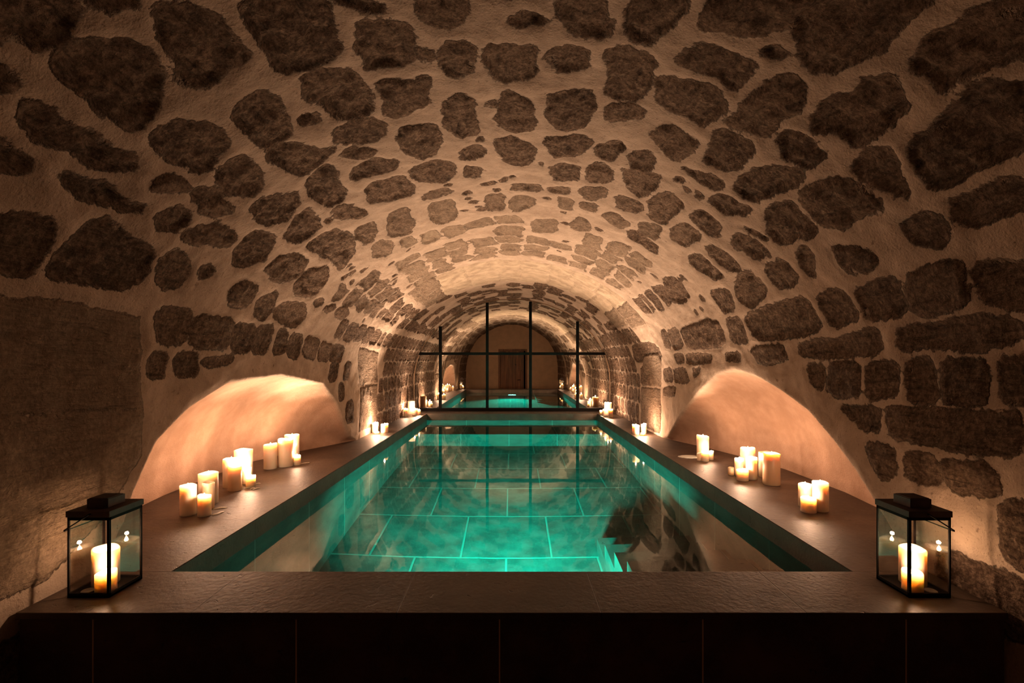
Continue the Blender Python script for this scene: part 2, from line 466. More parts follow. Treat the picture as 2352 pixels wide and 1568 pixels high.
def add_px(txt, ox, oy, k):
    for ln in txt.strip().split('\n'):
        pts = [tuple(map(float, p.split(','))) for p in ln.split()]
        P = [unproject(ox + x/k, oy + y/k) for x, y in pts]
        sc = abs(sum(p[0] for p in P)/len(P)); yc = sum(p[1] for p in P)/len(P)
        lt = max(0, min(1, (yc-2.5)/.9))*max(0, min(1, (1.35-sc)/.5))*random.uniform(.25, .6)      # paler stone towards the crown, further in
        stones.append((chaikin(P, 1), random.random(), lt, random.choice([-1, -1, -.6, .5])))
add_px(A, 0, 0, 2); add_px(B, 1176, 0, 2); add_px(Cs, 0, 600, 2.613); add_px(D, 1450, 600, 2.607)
# smooth large blocks low on the left, beside the lantern
for P in ([(-60, 690), (150, 700), (322, 735), (326, 930), (-60, 952)], [(-60, 968), (326, 944), (326, 1045), (250, 1180), (110, 1330), (-60, 1400)]):
    stones.append(([unproject(*p) for p in P], .8, .38, .3))
for P in ([(828, 892), (868, 884), (868, 972), (826, 990)], [(829, 800), (869, 812), (869, 876), (829, 884)],
          [(1471, 890), (1512, 896), (1514, 992), (1470, 976)], [(1472, 806), (1512, 800), (1512, 888), (1472, 880)]):
    stones.append(([unproject(*p) for p in P], .3, .25, .2))
def bbox(P): 
    xs = [p[0] for p in P]; ys = [p[1] for p in P]; return min(xs), max(xs), min(ys), max(ys)
def free(P, gap):
    a = bbox(P)
    for Q, *_ in stones:
        b = bbox(Q)
        if a[0]-gap < b[1] and a[1]+gap > b[0] and a[2]-gap < b[3] and a[3]+gap > b[2]: return False
    return True

# niche rims (on the walls), and how deep each niche runs back along the deck
RIM = {-1: [(300, 1190), (318, 1128), (367, 1017), (440, 940), (536, 879), (650, 864), (746, 883), (777, 925), (807, 1004)],
       1: [(2022, 1190), (2006, 1164), (1960, 1087), (1910, 1018), (1849, 945), (1787, 899), (1730, 865), (1680, 849), (1642, 861), (1600, 903), (1557, 957), (1530, 1006)]}
NB = {-1: ([1.72, 1.95, 2.3, 2.66, 3.14, 3.56, 3.88, 4.2, 4.52], [0, .26, .41, .46, .47, .45, .33, .16, 0]),
      1: ([1.78, 2.0, 2.3, 2.72, 3.29, 3.7, 4.12, 4.4, 4.68], [0, .25, .37, .42, .41, .33, .20, .09, 0])}
rimc = {}
for sg in (-1, 1):
    q = sorted([(unproject(*p)[1], abs(unproject(*p)[0])) for p in RIM[sg]])
    ys = [NB[sg][0][0]] + [a for a, _ in q] + [NB[sg][0][-1]]
    up = [0.0] + [max(0., SQ + (ZC - DECK) - s) for _, s in q] + [0.0]      # rise above the deck along the wall
    o = np.argsort(ys); rimc[sg] = (np.array(ys)[o], np.array(up)[o])
def in_niche(s, y):
    sg = -1 if s < 0 else 1; ys, up = rimc[sg]
    return (SQ + (ZC-DECK)) - abs(s) < np.interp(y, ys, up, 0, 0) + .16 and ys[0]-.12 < y < ys[-1]+.12

# remaining courses, laid stone by stone
def course_fill(s0, s1, y0, y1, hs, ls, gap, ashlar=False, light=0.0, tone=(0, 1)):
    s = s0
    while s < s1 - .05:
        h = random.uniform(*hs); y = y0 - random.uniform(0, .2)
        while y < y1:
            L = random.uniform(*ls)
            sc, yc = s + h/2, y + L/2
            j = .012 if ashlar else .028
            a, b, c, d = s+gap/2, s+h-gap/2, y+gap/2, y+L-gap/2
            r = lambda: random.uniform(-j, j)
            if ashlar: P = [(a+r()*.5, c+r()), (b+r()*.5, c+r()), (b+r()*.5, d+r()), (a+r()*.5, d+r())]
            else: P = [(a+r(), c+r()), ((a+b)/2+r(), c+r()-.004), (b+r(), c+r()), (b+r(), (c+d)/2), (b+r(), d+r()), ((a+b)/2, d+r()), (a+r(), d+r()), (a+r(), (c+d)/2)]
            ok = y + L < y1 + .1 and free(P, .0 if ashlar else -.012) and not in_niche(sc, yc) and (ashlar or random.random() > .06)
            if ok: stones.append((chaikin(P, 1 if ashlar else 2), random.uniform(*tone), light, random.choice([-1, -.6, .4])))
            y += L
        s += h
SW = 1.42     # above this the masonry turns from courses to rubble
# light dressed arch ring
for (ya, yb) in ((4.50, 4.98), (5.0, 5.56)):
    s = -1.05
    while s < 1.25:
        h = random.uniform(.22, .33)
        P = [(s+.013, ya+.013), (s+h-.013, ya+.013), (s+h-.013, yb-.013), (s+.013, yb-.013)]
        if free(P, -.05): stones.append((P, random.random()*.6, 1.0 if abs(s) < .95 else .35, .25))
        s += h
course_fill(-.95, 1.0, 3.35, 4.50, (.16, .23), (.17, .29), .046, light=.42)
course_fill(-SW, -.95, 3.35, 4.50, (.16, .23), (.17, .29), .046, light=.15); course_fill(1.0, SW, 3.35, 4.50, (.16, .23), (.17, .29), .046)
course_fill(-SW, -.9, 4.50, 5.6, (.12, .18), (.16, .3), .035); course_fill(1.0, SW, 4.50, 5.6, (.12, .18), (.16, .3), .035)
course_fill(-SW, SW, 5.58, 7.2, (.14, .2), (.16, .32), .022, tone=(.0, .4))
SB = SQ + ZC - DECK
for a, b in ((-SB-.02, -SW), (SW, SB+.02)):
    course_fill(a, b, 3.7, 7.2, (.17, .22), (.12, .26), .034, True, tone=(0, .6))
    course_fill(a, b, -1.0, 3.7, (.18, .24), (.22, .42), .035, True)
    course_fill(a-1 if a < 0 else b, a if a < 0 else b+1, -1.0, 1.5, (.2, .28), (.3, .5), .035, True)
course_fill(-SW, SW, -1.0, 3.4, (.2, .3), (.22, .4), .06)

# chips and pebbles set in the mortar
for _ in range(420):
    s_, y_ = random.uniform(-1.5, 1.5), random.uniform(1.3, 4.4); r_ = random.uniform(.008, .024)
    P = [(s_+r_*random.uniform(.7, 1.3)*math.cos(a), y_+r_*random.uniform(.7, 1.6)*math.sin(a)) for a in np.linspace(0, 2*PI, 7)[:-1]]
    if free(P, .018) and not in_niche(s_, y_): stones.append((P, random.random(), 0, -.5))

# ------------------------------------------------------------------ vault mesh
def hashn(ix, iy, seed):
    h = (ix.astype(np.int64)*374761393 + iy.astype(np.int64)*668265263 + seed*974634777) & 0x7fffffff
    h = ((h ^ (h >> 13))*1274126177) & 0x7fffffff
    return ((h ^ (h >> 16)) & 0xffff)/65535.0
def vnoise(x, y, seed=0):
    ix, iy = np.floor(x), np.floor(y); fx, fy = x-ix, y-iy
    fx = fx*fx*(3-2*fx); fy = fy*fy*(3-2*fy)
    a, b, c, d = hashn(ix, iy, seed), hashn(ix+1, iy, seed), hashn(ix, iy+1, seed), hashn(ix+1, iy+1, seed)
    return (a*(1-fx)+b*fx)*(1-fy) + (c*(1-fx)+d*fx)*fy
def fbm(x, y, seed=0, o=4):
    r = 0; w = .5
    for k in range(o): r = r + w*vnoise(x, y, seed+k*17); x = x*2.03+3.1; y = y*2.03+1.7; w *= .5
    return r
def smooth(a, b, x):
    t = np.clip((x-a)/(b-a), 0, 1); return t*t*(3-2*t)
yl = np.concatenate([np.arange(YB, 1.0, .022), np.arange(1.0, 4.6, .0095), np.arange(4.6, YM+.03, .012)])
sf = np.arange(0, SB+.03, .0098)
sl = np.concatenate([sf, SB+.03+np.array([.05, .12, .2, .3, .4, .5, .6, .7, .80, .86])])
sl = np.concatenate([-sl[:0:-1], sl])
SS, YY = np.meshgrid(sl, yl, indexing='ij')
wx = (fbm(SS*12, YY*12, 3, 5)-.47)*.055; wy = (fbm(SS*12, YY*12, 50, 5)-.47)*.055
_k = np.where(np.abs(SS) > 1.42, .4, 1.0); wx *= _k; wy *= _k
PX, PY = SS+wx, YY+wy
SD = np.full(SS.shape, -.06); TN = np.full(SS.shape, .5); LI = np.zeros(SS.shape); RE = np.zeros(SS.shape)
for P, tone, light, rel in stones:
    P = np.array(P); a0, a1, b0, b1 = P[:, 0].min()-.05, P[:, 0].max()+.05, P[:, 1].min()-.05, P[:, 1].max()+.05
    i0, i1 = np.searchsorted(sl, [a0-.03, a1+.03]); j0, j1 = np.searchsorted(yl, [b0-.03, b1+.03])
    if i0 >= i1 or j0 >= j1: continue
    X, Y = PX[i0:i1, j0:j1], PY[i0:i1, j0:j1]
    d2 = np.full(X.shape, 9e9); ins = np.zeros(X.shape, bool)
    Q = np.roll(P, -1, 0)
    for (x0, y0), (x1, y1) in zip(P, Q):
        ex, ey = x1-x0, y1-y0; L = ex*ex+ey*ey+1e-12
        t = np.clip(((X-x0)*ex+(Y-y0)*ey)/L, 0, 1)
        d2 = np.minimum(d2, (X-x0-t*ex)**2+(Y-y0-t*ey)**2)
        c = ((y0 > Y) != (y1 > Y)) & (X < ex*(Y-y0)/(ey if abs(ey) > 1e-9 else 1e-9)+x0)
        ins ^= c
    d = np.sqrt(d2)*np.where(ins, 1, -1)
    up = d > SD[i0:i1, j0:j1]
    for G, v in ((TN, tone), (LI, light), (RE, rel)): G[i0:i1, j0:j1] = np.where(up, v, G[i0:i1, j0:j1])
    SD[i0:i1, j0:j1] = np.maximum(SD[i0:i1, j0:j1], d)
# niche: depth beyond the wall face
ND = np.zeros(SS.shape); NM = np.zeros(SS.shape)
for sg in (-1, 1):
    ys, up = rimc[sg]; by, bd = NB[sg]
    R = np.interp(YY, ys, up, 0, 0); k = np.ones(5)/5
    h = SB - np.abs(SS)
    side = (SS*sg > 0)
    t = np.clip(h/np.maximum(R, 1e-3), 0, 1); 
    dep = np.interp(YY, by, bd, 0, 0)*np.clip(1-t**2.4, 0, 1)**.62
    m = side & (R > .001) & (h < R)
    ND = np.where(m, dep, ND)
    rr = (R+.035) - h                               # soft plaster border round the rim
    NM = np.where(side & (YY > ys[0]-.05) & (YY < ys[-1]+.08), np.maximum(NM, smooth(-.03, .03, rr)), NM)
NI = smooth(0, .03, ND)
for _ in range(2):   # round the arris a little
    ND[1:-1, 1:-1] = (ND[1:-1, 1:-1]*4 + ND[2:, 1:-1] + ND[:-2, 1:-1] + ND[1:-1, 2:] + ND[1:-1, :-2])/8
SD = SD*(1-NM) - .05*NM
stone = smooth(-.012, .008, SD)
rough = (fbm(SS*22, YY*22, 90, 4)-.47)
ridg = np.abs(fbm(SS*11+wx*20, YY*7, 140, 4)-.47)
disp = (fbm(SS*2.2, YY*2.2, 5, 3)-.45)*.045*(1-NM) + (fbm(SS*7, YY*7, 33, 3)-.45)*.018*(1-.8*NM)
disp += stone*(RE*.012 + (rough*.030 - ridg*.035)*(1.05-LI)*np.where(np.abs(SS) > SW, .35, 1))
disp += -.35*.012*smooth(-.04, -.012, SD)*(1-stone) + (fbm(SS*16, YY*16, 77, 3)-.47)*.008*(1-NM)
disp *= 1 - .9*smooth(YM-.10, YM-.0, YY)         # flush where the mirror is scribed to the vault
disp -= .010
absS = np.abs(SS); th = np.interp(absS, _arc, _th)
b = bcur(YY); wall = absS > SQ
X = np.where(wall, WA, WA*np.sin(th)); Z = np.where(wall, ZC-(absS-SQ), ZC + b*np.cos(th))
nx = np.where(wall, 1.0, np.sin(th)/WA); nz = np.where(wall, 0.0, np.cos(th)/b); nl = np.hypot(nx, nz); nx /= nl; nz /= nl
X = (X - nx*disp + ND)*np.sign(SS + (SS == 0)*1e-9); Z = Z - nz*disp
X[np.abs(SS) < 1e-9] = 0
def grid_obj(name, i0, i1):
    n, m = i1-i0, len(yl); co = np.stack([X[i0:i1], YY[i0:i1], Z[i0:i1]], -1).reshape(-1, 3)
    me = bpy.data.meshes.new(name); me.vertices.add(n*m); me.vertices.foreach_set('co', co.astype(np.float32).ravel())
    I = (np.arange(n-1)[:, None]*m + np.arange(m-1)[None]).ravel()
    f = np.stack([I, I+1, I+m+1, I+m], -1)
    me.loops.add(f.size); me.loops.foreach_set('vertex_index', f.ravel().astype(np.int32))
    me.polygons.add(len(f)); me.polygons.foreach_set('loop_start', (np.arange(len(f))*4).astype(np.int32))
    me.polygons.foreach_set('loop_total', np.full(len(f), 4, np.int32)); me.update(calc_edges=True)
    for nm, G in (('sd', SD), ('tone', TN), ('light', LI), ('niche', NI)):
        at = me.attributes.new(nm, 'FLOAT', 'POINT'); at.data.foreach_set('value', G[i0:i1].astype(np.float32).ravel())
    me.polygons.foreach_set('use_smooth', np.ones(len(f), bool)); me.materials.append(M['masonry']); me.validate()
    o = bpy.data.objects.new(name, me); COL.objects.link(o); o['kind'] = 'structure'; return o
iL = int(np.searchsorted(sl, -SQ)); iR = int(np.searchsorted(sl, SQ))
grid_obj('wall_left', 0, iL+1); grid_obj('ceiling', iL, iR+1); grid_obj('wall_right', iR, len(sl))

# ------------------------------------------------------------------ floor, back wall and door (seen in the mirror)
def struct(name, bm, m, parent=None, smooth=False):
    o = obj(name, bm, m, parent, smooth)
    if not parent: o['kind'] = 'structure'
    return o
struct('floor', newbox(-1.7, 1.7, YB-.3, Y0+.05, -.1, 0), M['floor'])
DX0, DX1, DH = -.43, .48, 2.0
bm = bmesh.new()
N = 48; top = 3.2
xs = [DX0, DX1]
box(bm, -1.9, DX0, YB-.2, YB, 0, 3.1); box(bm, DX1, 1.9, YB-.2, YB, 0, 3.1); box(bm, DX0, DX1, YB-.2, YB, DH, 3.1)
struct('wall_back', bm, M['plaster'])
bm = bmesh.new(); box(bm, DX0, DX0+.055, YB-.10, YB+.025, 0, DH, .004); box(bm, DX1-.055, DX1, YB-.10, YB+.025, 0, DH, .004); box(bm, DX0+.055, DX1-.055, YB-.10, YB+.025, DH-.055, DH, .004)
dr = bpy.data.objects.new('door_1', None); COL.objects.link(dr); dr.location = (0, 0, 0); dr['kind'] = 'structure'
obj('door_frame', bm, M['wood'], dr)
bm = bmesh.new(); x = DX0+.058
while x < DX1-.13:
    box(bm, x, x+.122, YB-.09, YB-.06, .005, DH-.06, .003); x += .125
obj('door_leaf', bm, M['wood'], dr)
obj('door_recess', newbox(DX0, DX1, YB-.2, YB-.12, 0, DH), M['black'], dr)
bm = bmesh.new(); tube(bm, [(.27, YB-.06, 1.02), (.27, YB-.02, 1.02), (.17, YB-.02, 1.02)], .009)
obj('door_handle', bm, M['black'], dr)
# end wall the mirror is fixed to
struct('wall_end', newbox(-1.9, 1.9, YM+.012, YM+.2, 0, 3.0), M['plaster'])

# ------------------------------------------------------------------ pool
pool = thing('swimming_pool', 'raised stone-tiled plunge pool with dark coping filling the vaulted cellar', 'swimming pool', (0, Y0, 0))
def part(name, bm, m, parent=pool, smooth=False):
    o = obj(name, bm, m, parent, smooth); 
    if parent: 
        o.matrix_parent_inverse = Matrix.Translation(parent.location).inverted()
    return o
LIP = .02
part('front_panel', newbox(-1.46, 1.46, Y0+.012, Y1-.03, 0, DECK-LIP), M['riser'])
part('front_coping', newbox(-1.46, 1.46, Y0, Y1, DECK-LIP, DECK, bev=.002), M['deck_front'])
def ledge(sg):
    by, bd = NB[sg]; pts = [(HX, Y1), (HX, Y2), (WA+.005, Y2)]
    for y, d in sorted(zip(by, bd), reverse=True): pts.append((WA+.005+d+(.03 if d else 0), y))
    pts.append((WA+.005, Y1))
    bm = bmesh.new(); A = [bm.verts.new((sg*x, y, DECK-.092)) for x, y in pts]; B_ = [bm.verts.new((sg*x, y, DECK)) for x, y in pts]
    bm.faces.new(A); bm.faces.new(B_[::-1])
    for i in range(len(pts)):
        j = (i+1) % len(pts); bm.faces.new((A[i], A[j], B_[j], B_[i]))
    e = [e for e in bm.edges if all(abs(abs(v.co.x)-HX) < 1e-4 and v.co.z > DECK-.01 for v in e.verts)]
    bmesh.ops.bevel(bm, geom=e, offset=.003, segments=2, affect='EDGES'); return bm
for sg in (-1, 1): part('side_ledge', ledge(sg), M['deck_side'])
part('end_coping', newbox(-1.455, 1.455, Y2, YM, DECK-.092, DECK, bev=.002), M['deck_front'])
wb = DECK-.092
for nm, a, b_ in (('basin_side', -HX-.2, -HX), ('basin_side', HX, HX+.2)):
    part(nm, newbox(a, b_, Y1, Y2, POOL_Z, wb), M['basin_y'])
part('basin_end', newbox(-HX-.2, HX+.2, Y2, Y2+.2, POOL_Z, wb), M['basin_x'])
part('basin_end', newbox(-1.44, 1.44, Y1-.03, Y1-.0005, POOL_Z, DECK-LIP), M['basin_x'])
part('basin_floor', newbox(-HX-.2, HX+.2, Y1-.2, Y2+.2, POOL_Z-.1, POOL_Z), M['basin_floor'])
part('bench', newbox(-HX, HX, 6.03, Y2, POOL_Z, ZC_WATER-.5, bev=.004), M['basin_x'])
ey = [1.85, 2.13, 2.41, 2.708, 2.988, 3.263]; ez = [.05, .24, .43, .637, .827, 1.016]
for k, (a, d) in enumerate(zip(ey, ez)):
    part('step', newbox(.575, HX, (ey[k-1] if k else Y1), a, POOL_Z, ZC_WATER-d), M['basin_x'])
bm = bmesh.new(); n = 2
vs = [bm.verts.new(p) for p in ((-HX, Y1, ZC_WATER), (HX, Y1, ZC_WATER), (HX, Y2, ZC_WATER), (-HX, Y2, ZC_WATER))]; bm.faces.new(vs)
wt = obj('pool_water', bm, M['water']); tag(wt, 'still teal-lit water filling the stone pool', 'water'); wt['kind'] = 'stuff'
# make sure the surface normal is up
if wt.data.polygons[0].normal.z < 0: wt.data.flip_normals()
LZ = ZC_WATER-.66
pl = thing('pool_light', 'round underwater lamp glowing teal in the near pool wall', 'pool light', (0, Y1+.001, LZ))
bm = bmesh.new(); lathe(bm, [(.10, 0), (.13, .002), (.135, .012), (.11, .022), (.10, .018)], 40)
o = obj('bezel', bm, M['steel'], pl, True); o.rotation_euler = (-PI/2, 0, 0)
bm = bmesh.new(); lathe(bm, [(.0, .016), (.05, .015), (.10, .010), (.10, .0)], 40)
o = obj('lens', bm, M['lens'], pl, True); o.rotation_euler = (-PI/2, 0, 0)
ld = bpy.data.lights.new('pool_lamp', 'AREA'); ld.shape = 'DISK'; ld.size = .2; ld.energy = POOL_W; ld.color = POOL_C; ld.spread = math.radians(90)
lo = bpy.data.objects.new('pool_lamp', ld); COL.objects.link(lo); lo.parent = pl; lo.location = (0, .03, 0); lo.rotation_euler = (PI/2, 0, 0)

# ------------------------------------------------------------------ mirror
mi = thing('mirror', 'arched wall mirror in a black metal grid at the pool end', 'mirror', (0, YM, DECK))
def arch_z(x, off=0):
    bb = float(bcur(np.float64(YM))); q = max(0, 1-(x/(WA-off))**2); return ZC + (bb-off)*math.sqrt(q)
def mpart(name, bm, m, smooth=False): return part(name, bm, m, mi, smooth)
bm = bmesh.new(); pts = [(-WA+.0, DECK)] + [(WA*math.sin(a)*.999, ZC + float(bcur(np.float64(YM)))*math.cos(a)) for a in np.linspace(-PI/2, PI/2, 61)] + [(WA, DECK)]
f0 = [bm.verts.new((x, YM, z)) for x, z in pts]; f1 = [bm.verts.new((x, YM+.01, z)) for x, z in pts]
bm.faces.new(f0); bm.faces.new(f1[::-1])
for i in range(len(pts)):
    j = (i+1) % len(pts); bm.faces.new((f0[i], f1[i], f1[j], f0[j]))
mpart('mirror_pane', bm, M['mirror'])
for x in (-1.064, -.368, .274, .974):
    mpart('mullion', newbox(x-.021, x+.021, YM-.02, YM-.0005, DECK+.04, arch_z(x, .0)-.01), M['black'])
mpart('crossbar', newbox(-1.395, 1.395, YM-.024, YM-.0006, CAMZ+.11-.02, CAMZ+.11+.02), M['black'])
mpart('bottom_rail', newbox(-1.44, 1.44, YM-.028, YM-.0007, DECK, DECK+.045), M['black'])

# ------------------------------------------------------------------ candles
light_cache = {}
FP = lambda y: .38 if y < 1.8 else ((.55 if y < 2.7 else .85) if y < 4.2 else 2.3)
UP = lambda y: 0 if y < 2.7 else (3.2 if y < 3.3 else (6.5 if y < 4.2 else (30.0 if y < 5.5 else 6.0)))   # strength of fill spots added above lit candles to brighten the vault crown
def candle(x0, x1, top, bot, label, group, lit=True, mat='wax', hollow=0, backy=None, base_z=DECK, pos=None, rad=None, hgt=None):
    if pos is None:
        y_near = F*(CAMZ-base_z)/(bot-829.0)
        r = (x1-x0)*.5*y_near/F; r = (x1-x0)*.5*(y_near+r)/F
        y = y_near + r
        if backy: y = backy; r = (x1-x0)*.5*y/F
        ang = math.atan(abs((x0+x1)/2-1176)/F); r *= math.cos(ang)
        x = ((x0+x1)/2-1176)*y/F
        h = (CAMZ-base_z) - (top-829.0)*y/F
    else: (x, y), r, h = pos, rad, hgt
    return mk_candle(x, y, r, h, label, group, lit, mat, hollow, base_z)
allc = []
def mk_candle(x, y, r, h, label, group, lit, mat, hollow, base_z):
    allc.append((label, x, y, r, h))
    c = thing('pillar_candle' if h > .03 else 'tealight_candle', label, 'candle', (x, y, base_z), random.random()*6, group)
    dip = hollow if hollow else min(.017, h*.3)
    sl_ = random.uniform(-.0025, .0025)*min(1, r/.03); ph = random.random()*6
    bev = min(.003, r*.12)
    bm = bmesh.new(); seg = 40
    pr_ = [(0, 0), (r-bev*.5, 0), (r, bev*.5), (r*.995, h*.5), (r, h-bev*1.2), (r-bev*.4, h-bev*.3), (r-bev, h)]
    wall = .88 if hollow else .80
    pr_ += [(r*wall, h-bev*.5), (r*wall*.95, h-dip*.55), (r*wall*.8, h-dip*.95), (r*.2, h-dip), (0, h-dip)]
    def wob(a, rr, z):
        k = 1 + .008*math.sin(2*a+ph) + .005*math.sin(3*a+2*ph)
        top = max(0, (z-h*.8)/(h*.2)) if h > 0 else 0
        return k, top*(sl_*math.cos(a)*2 + .0012*math.sin(3*a+ph)*(r/.03))
    lathe(bm, pr_, seg, wob=wob)
    obj('wax_body', bm, M[mat], c, True)
    zt = h - dip
    bm = bmesh.new(); tube(bm, [(0, 0, zt-.002), (.0004, 0, zt+.006), (.0018, 0, zt+.011)], .0011, 6)
    obj('wick', bm, M['wick'], c, True)
    if lit:
        fh = .021 if r > .02 else .014; fr = .0062 if r > .02 else .0045
        bm = bmesh.new(); lathe(bm, [(0, 0), (fr*.6, fh*.08), (fr, fh*.28), (fr*.85, fh*.5), (fr*.45, fh*.75), (fr*.15, fh*.93), (0, fh)], 14)
        fl = obj('flame', bm, M['flame'], c, True); fl.location = (.001, 0, zt+.006)
        key = (r > .02, FP(y))
        if key not in light_cache:
            l = bpy.data.lights.new('flame_light', 'POINT'); l.energy = CANDLE_W*(1 if key[0] else .6)*key[1]; l.color = CANDLE_C; l.shadow_soft_size = .006; light_cache[key] = l
        lo = bpy.data.objects.new('flame_light', light_cache[key]); COL.objects.link(lo); lo.parent = c
        lo.location = (0, 0, zt + .006 + fh + .008)
        if UP(y) and r > .02:  # added spot angled up and inward, apart from the flame's own light
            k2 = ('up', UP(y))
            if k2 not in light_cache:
                l = bpy.data.lights.new('vault_fill_spot', 'SPOT'); l.energy = CANDLE_W*UP(y); l.color = VAULT_FILL_C; l.shadow_soft_size = .01
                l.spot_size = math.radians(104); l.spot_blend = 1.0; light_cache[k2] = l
            lu = bpy.data.objects.new('vault_fill_spot', light_cache[k2]); COL.objects.link(lu); lu.parent = c
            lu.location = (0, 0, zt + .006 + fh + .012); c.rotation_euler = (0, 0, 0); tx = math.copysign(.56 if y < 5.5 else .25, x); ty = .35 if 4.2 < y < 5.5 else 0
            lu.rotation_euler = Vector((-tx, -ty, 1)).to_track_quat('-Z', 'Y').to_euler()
    return c
gL = 'candles along the left pool ledge'; gR = 'candles along the right pool ledge'
K = lambda *a, **k: candle(*a, **k)
# left ledge, nearest cluster
K(412, 452, 1113, 1188, 'tall cream candle nearest the left lantern, left of its short neighbour', gL)
K(453, 486, 1136, 1189, 'short lit candle in front of the nearest left cluster, beside long wax runs', gL)
K(463, 493, 1107, 1172, 'burnt-out hollow candle shell behind the short front candle, left ledge', gL, hollow=.05, mat='wax_warm', lit=False)
K(454, 502, 1085, 1163, 'widest tall candle at the back of the nearest left cluster', gL)
# left, second cluster
K(511, 551, 1052, 1123, 'tall candle at the left edge of the second left cluster', gL)
K(523, 556, 1069, 1130, 'amber-bodied tall candle at the front of the second left cluster', gL, mat='wax_warm')
K(537, 581, 1032, 1109, 'tallest candle at the back of the second left cluster, by the niche', gL)
K(556, 578, 1074, 1118, 'slim bright candle squeezed behind the small stub, second left cluster', gL, backy=2.91)
K(564, 588, 1092, 1120, 'small low stub candle at the right of the second left cluster', gL)
# left, third cluster
K(605, 637, 1019, 1079, 'left candle of the third left cluster, peach toned and shorter', gL)
K(638, 674, 1008, 1074, 'middle front candle of the third left cluster, tall and ivory', gL)
K(653, 688, 998, 1058, 'tallest rear candle of the third left cluster, against the niche', gL)
K(670, 681, 1019, 1064, 'thin taper-like candle half hidden in the third left cluster', gL, backy=3.54)
K(673, 691, 1045, 1069, 'little round stub candle at the right of the third left cluster', gL)
# left, far pair and corner
K(854, 869, 970, 994, 'slim candle of the far left pair, nearest the wall', gL)
K(874.5, 892, 973, 994.5, 'squat candle of the far left pair, nearest the water', gL)
K(859, 871, 991, 997, 'low tealight in front of the far left pair of candles', gL)
K(927, 937, 938, 957, 'slim candle at the left of the corner cluster beside the mirror, left ledge', gL)
K(936.5, 953, 920, 952, 'large unlit block candle in the left corner beside the mirror', gL, lit=False)
K(947, 959, 938, 954.5, 'medium lit candle in front of the large unlit one by the mirror', gL)
K(959, 966, 940, 952.5, 'smallest candle at the right of the left mirror-corner cluster', gL)
# right ledge, nearest cluster
K(1833, 1865, 1110, 1167, 'medium candle at the back left of the nearest right cluster', gR)
K(1865, 1904, 1106, 1178, 'tallest candle of the nearest right cluster, by the right lantern', gR)
K(1838, 1876, 1142, 1181, 'broad low candle in front of the nearest right cluster', gR)
# right, second cluster
K(1700, 1735, 1028, 1086, 'tall candle at the back of the middle right cluster of six', gR)
K(1687, 1709, 1052, 1094, 'narrow candle at the left of the middle right cluster', gR)
K(1713, 1740, 1050, 1103, 'tall front candle right of the broad low one, middle right cluster', gR)
K(1691, 1720, 1078, 1106, 'broad low lit candle in front of the middle right cluster', gR)
K(1672, 1686, 1073, 1092, 'tiny unlit stub at the far left of the middle right cluster', gR, lit=False, mat='wax_warm')
K(1742, 1770, 1037, 1098, 'tall candle mostly hidden behind the big orange-ivory pillar', gR, lit=False)
K(1751, 1793, 1040, 1117, 'biggest amber pillar candle on the right ledge', gR, mat='wax_warm')
# right, third cluster
K(1600, 1629, 1000, 1053, 'tall lone pillar candle of the third right cluster, behind three stubs', gR)
K(1611, 1629, 1036, 1060.5, 'glowing stub in front of the tall pillar, third right cluster', gR)
K(1629, 1639, 1035, 1057, 'small lit stub at the right of the third right cluster', gR)
K(1601, 1610, 1040, 1058, 'unlit pale stub at the left of the third right cluster by spilt wax', gR, lit=False)
# right, far pair and corner
K(1452, 1469, 975, 998, 'squat candle of the far right pair, nearest the water', gR)
K(1472, 1485, 973, 996, 'slim candle of the far right pair, nearest the wall', gR)
K(1471, 1482, 994, 1000.5, 'low tealight in front of the far right pair of candles', gR)
K(1388, 1405, 924, 953, 'tallest candle of the right mirror-corner cluster', gR)
K(1384, 1397, 939, 956, 'medium candle before the tallest one in the right mirror corner', gR)
K(1377, 1383.5, 942, 953, 'smallest candle in the right mirror corner, nearest the water', gR)
K(1398, 1408, 940, 959, 'slim dark-sided candle at the right of the right mirror-corner cluster', gR, mat='wax_warm')

# spilt wax on the ledges
def on_deck(px, py): y = F*(CAMZ-DECK)/(py-829.0); return ((px-1176)*y/F, y)
def blob(px_pts, w, label):
    pts = [on_deck(*p) for p in px_pts]
    bm = bmesh.new(); cx, cy_ = pts[0]
    n = len(pts); prev = None
    for i in range(n-1):
        (ax, ay), (bx, by_) = pts[i], pts[i+1]; m = 8
        for k in range(m + (i == n-2)):
            t = k/m; x, y = ax+(bx-ax)*t, ay+(by_-ay)*t
            dx, dy = bx-ax, by_-ay; L = math.hypot(dx, dy); nx_, ny_ = -dy/L, dx/L
            u = (i+t)/(n-1); ww = w*(.35 + .65*math.sqrt(max(0, 4*u*(1-u)))) * (1+.25*math.sin(9*u+cx*40)); hh = .0045*math.sqrt(max(.05, 4*u*(1-u)))+.0008
            ring = [bm.verts.new((x+nx_*ww*math.cos(q)-cx, y+ny_*ww*math.cos(q)-cy_, max(0, hh*math.sin(q)))) for q in np.linspace(0, PI, 9)]
            if prev: 
                for a in range(8): bm.faces.new((prev[a], prev[a+1], ring[a+1], ring[a]))
                bm.faces.new((prev[8], prev[0], ring[0], ring[8]))
            else: bm.faces.new(ring)
            prev = ring
    bm.faces.new(prev[::-1])
    o = obj('wax_drip', bm, M['wax'], None, True); o.location = (cx, cy_, DECK+.0002); tag(o, label, 'wax', 'hardened wax drips on the ledges'); return o
blob([(489, 1170), (505, 1167), (522, 1166)], .012, 'long wax run on the left ledge, rear of the two by the nearest cluster')
blob([(487, 1184), (500, 1180), (513, 1174)], .013, 'long wax run on the left ledge, front of the two by the nearest cluster')
blob([(585, 1112), (592, 1111), (599, 1110)], .012, 'oval wax drop right of the small stub, second left cluster')
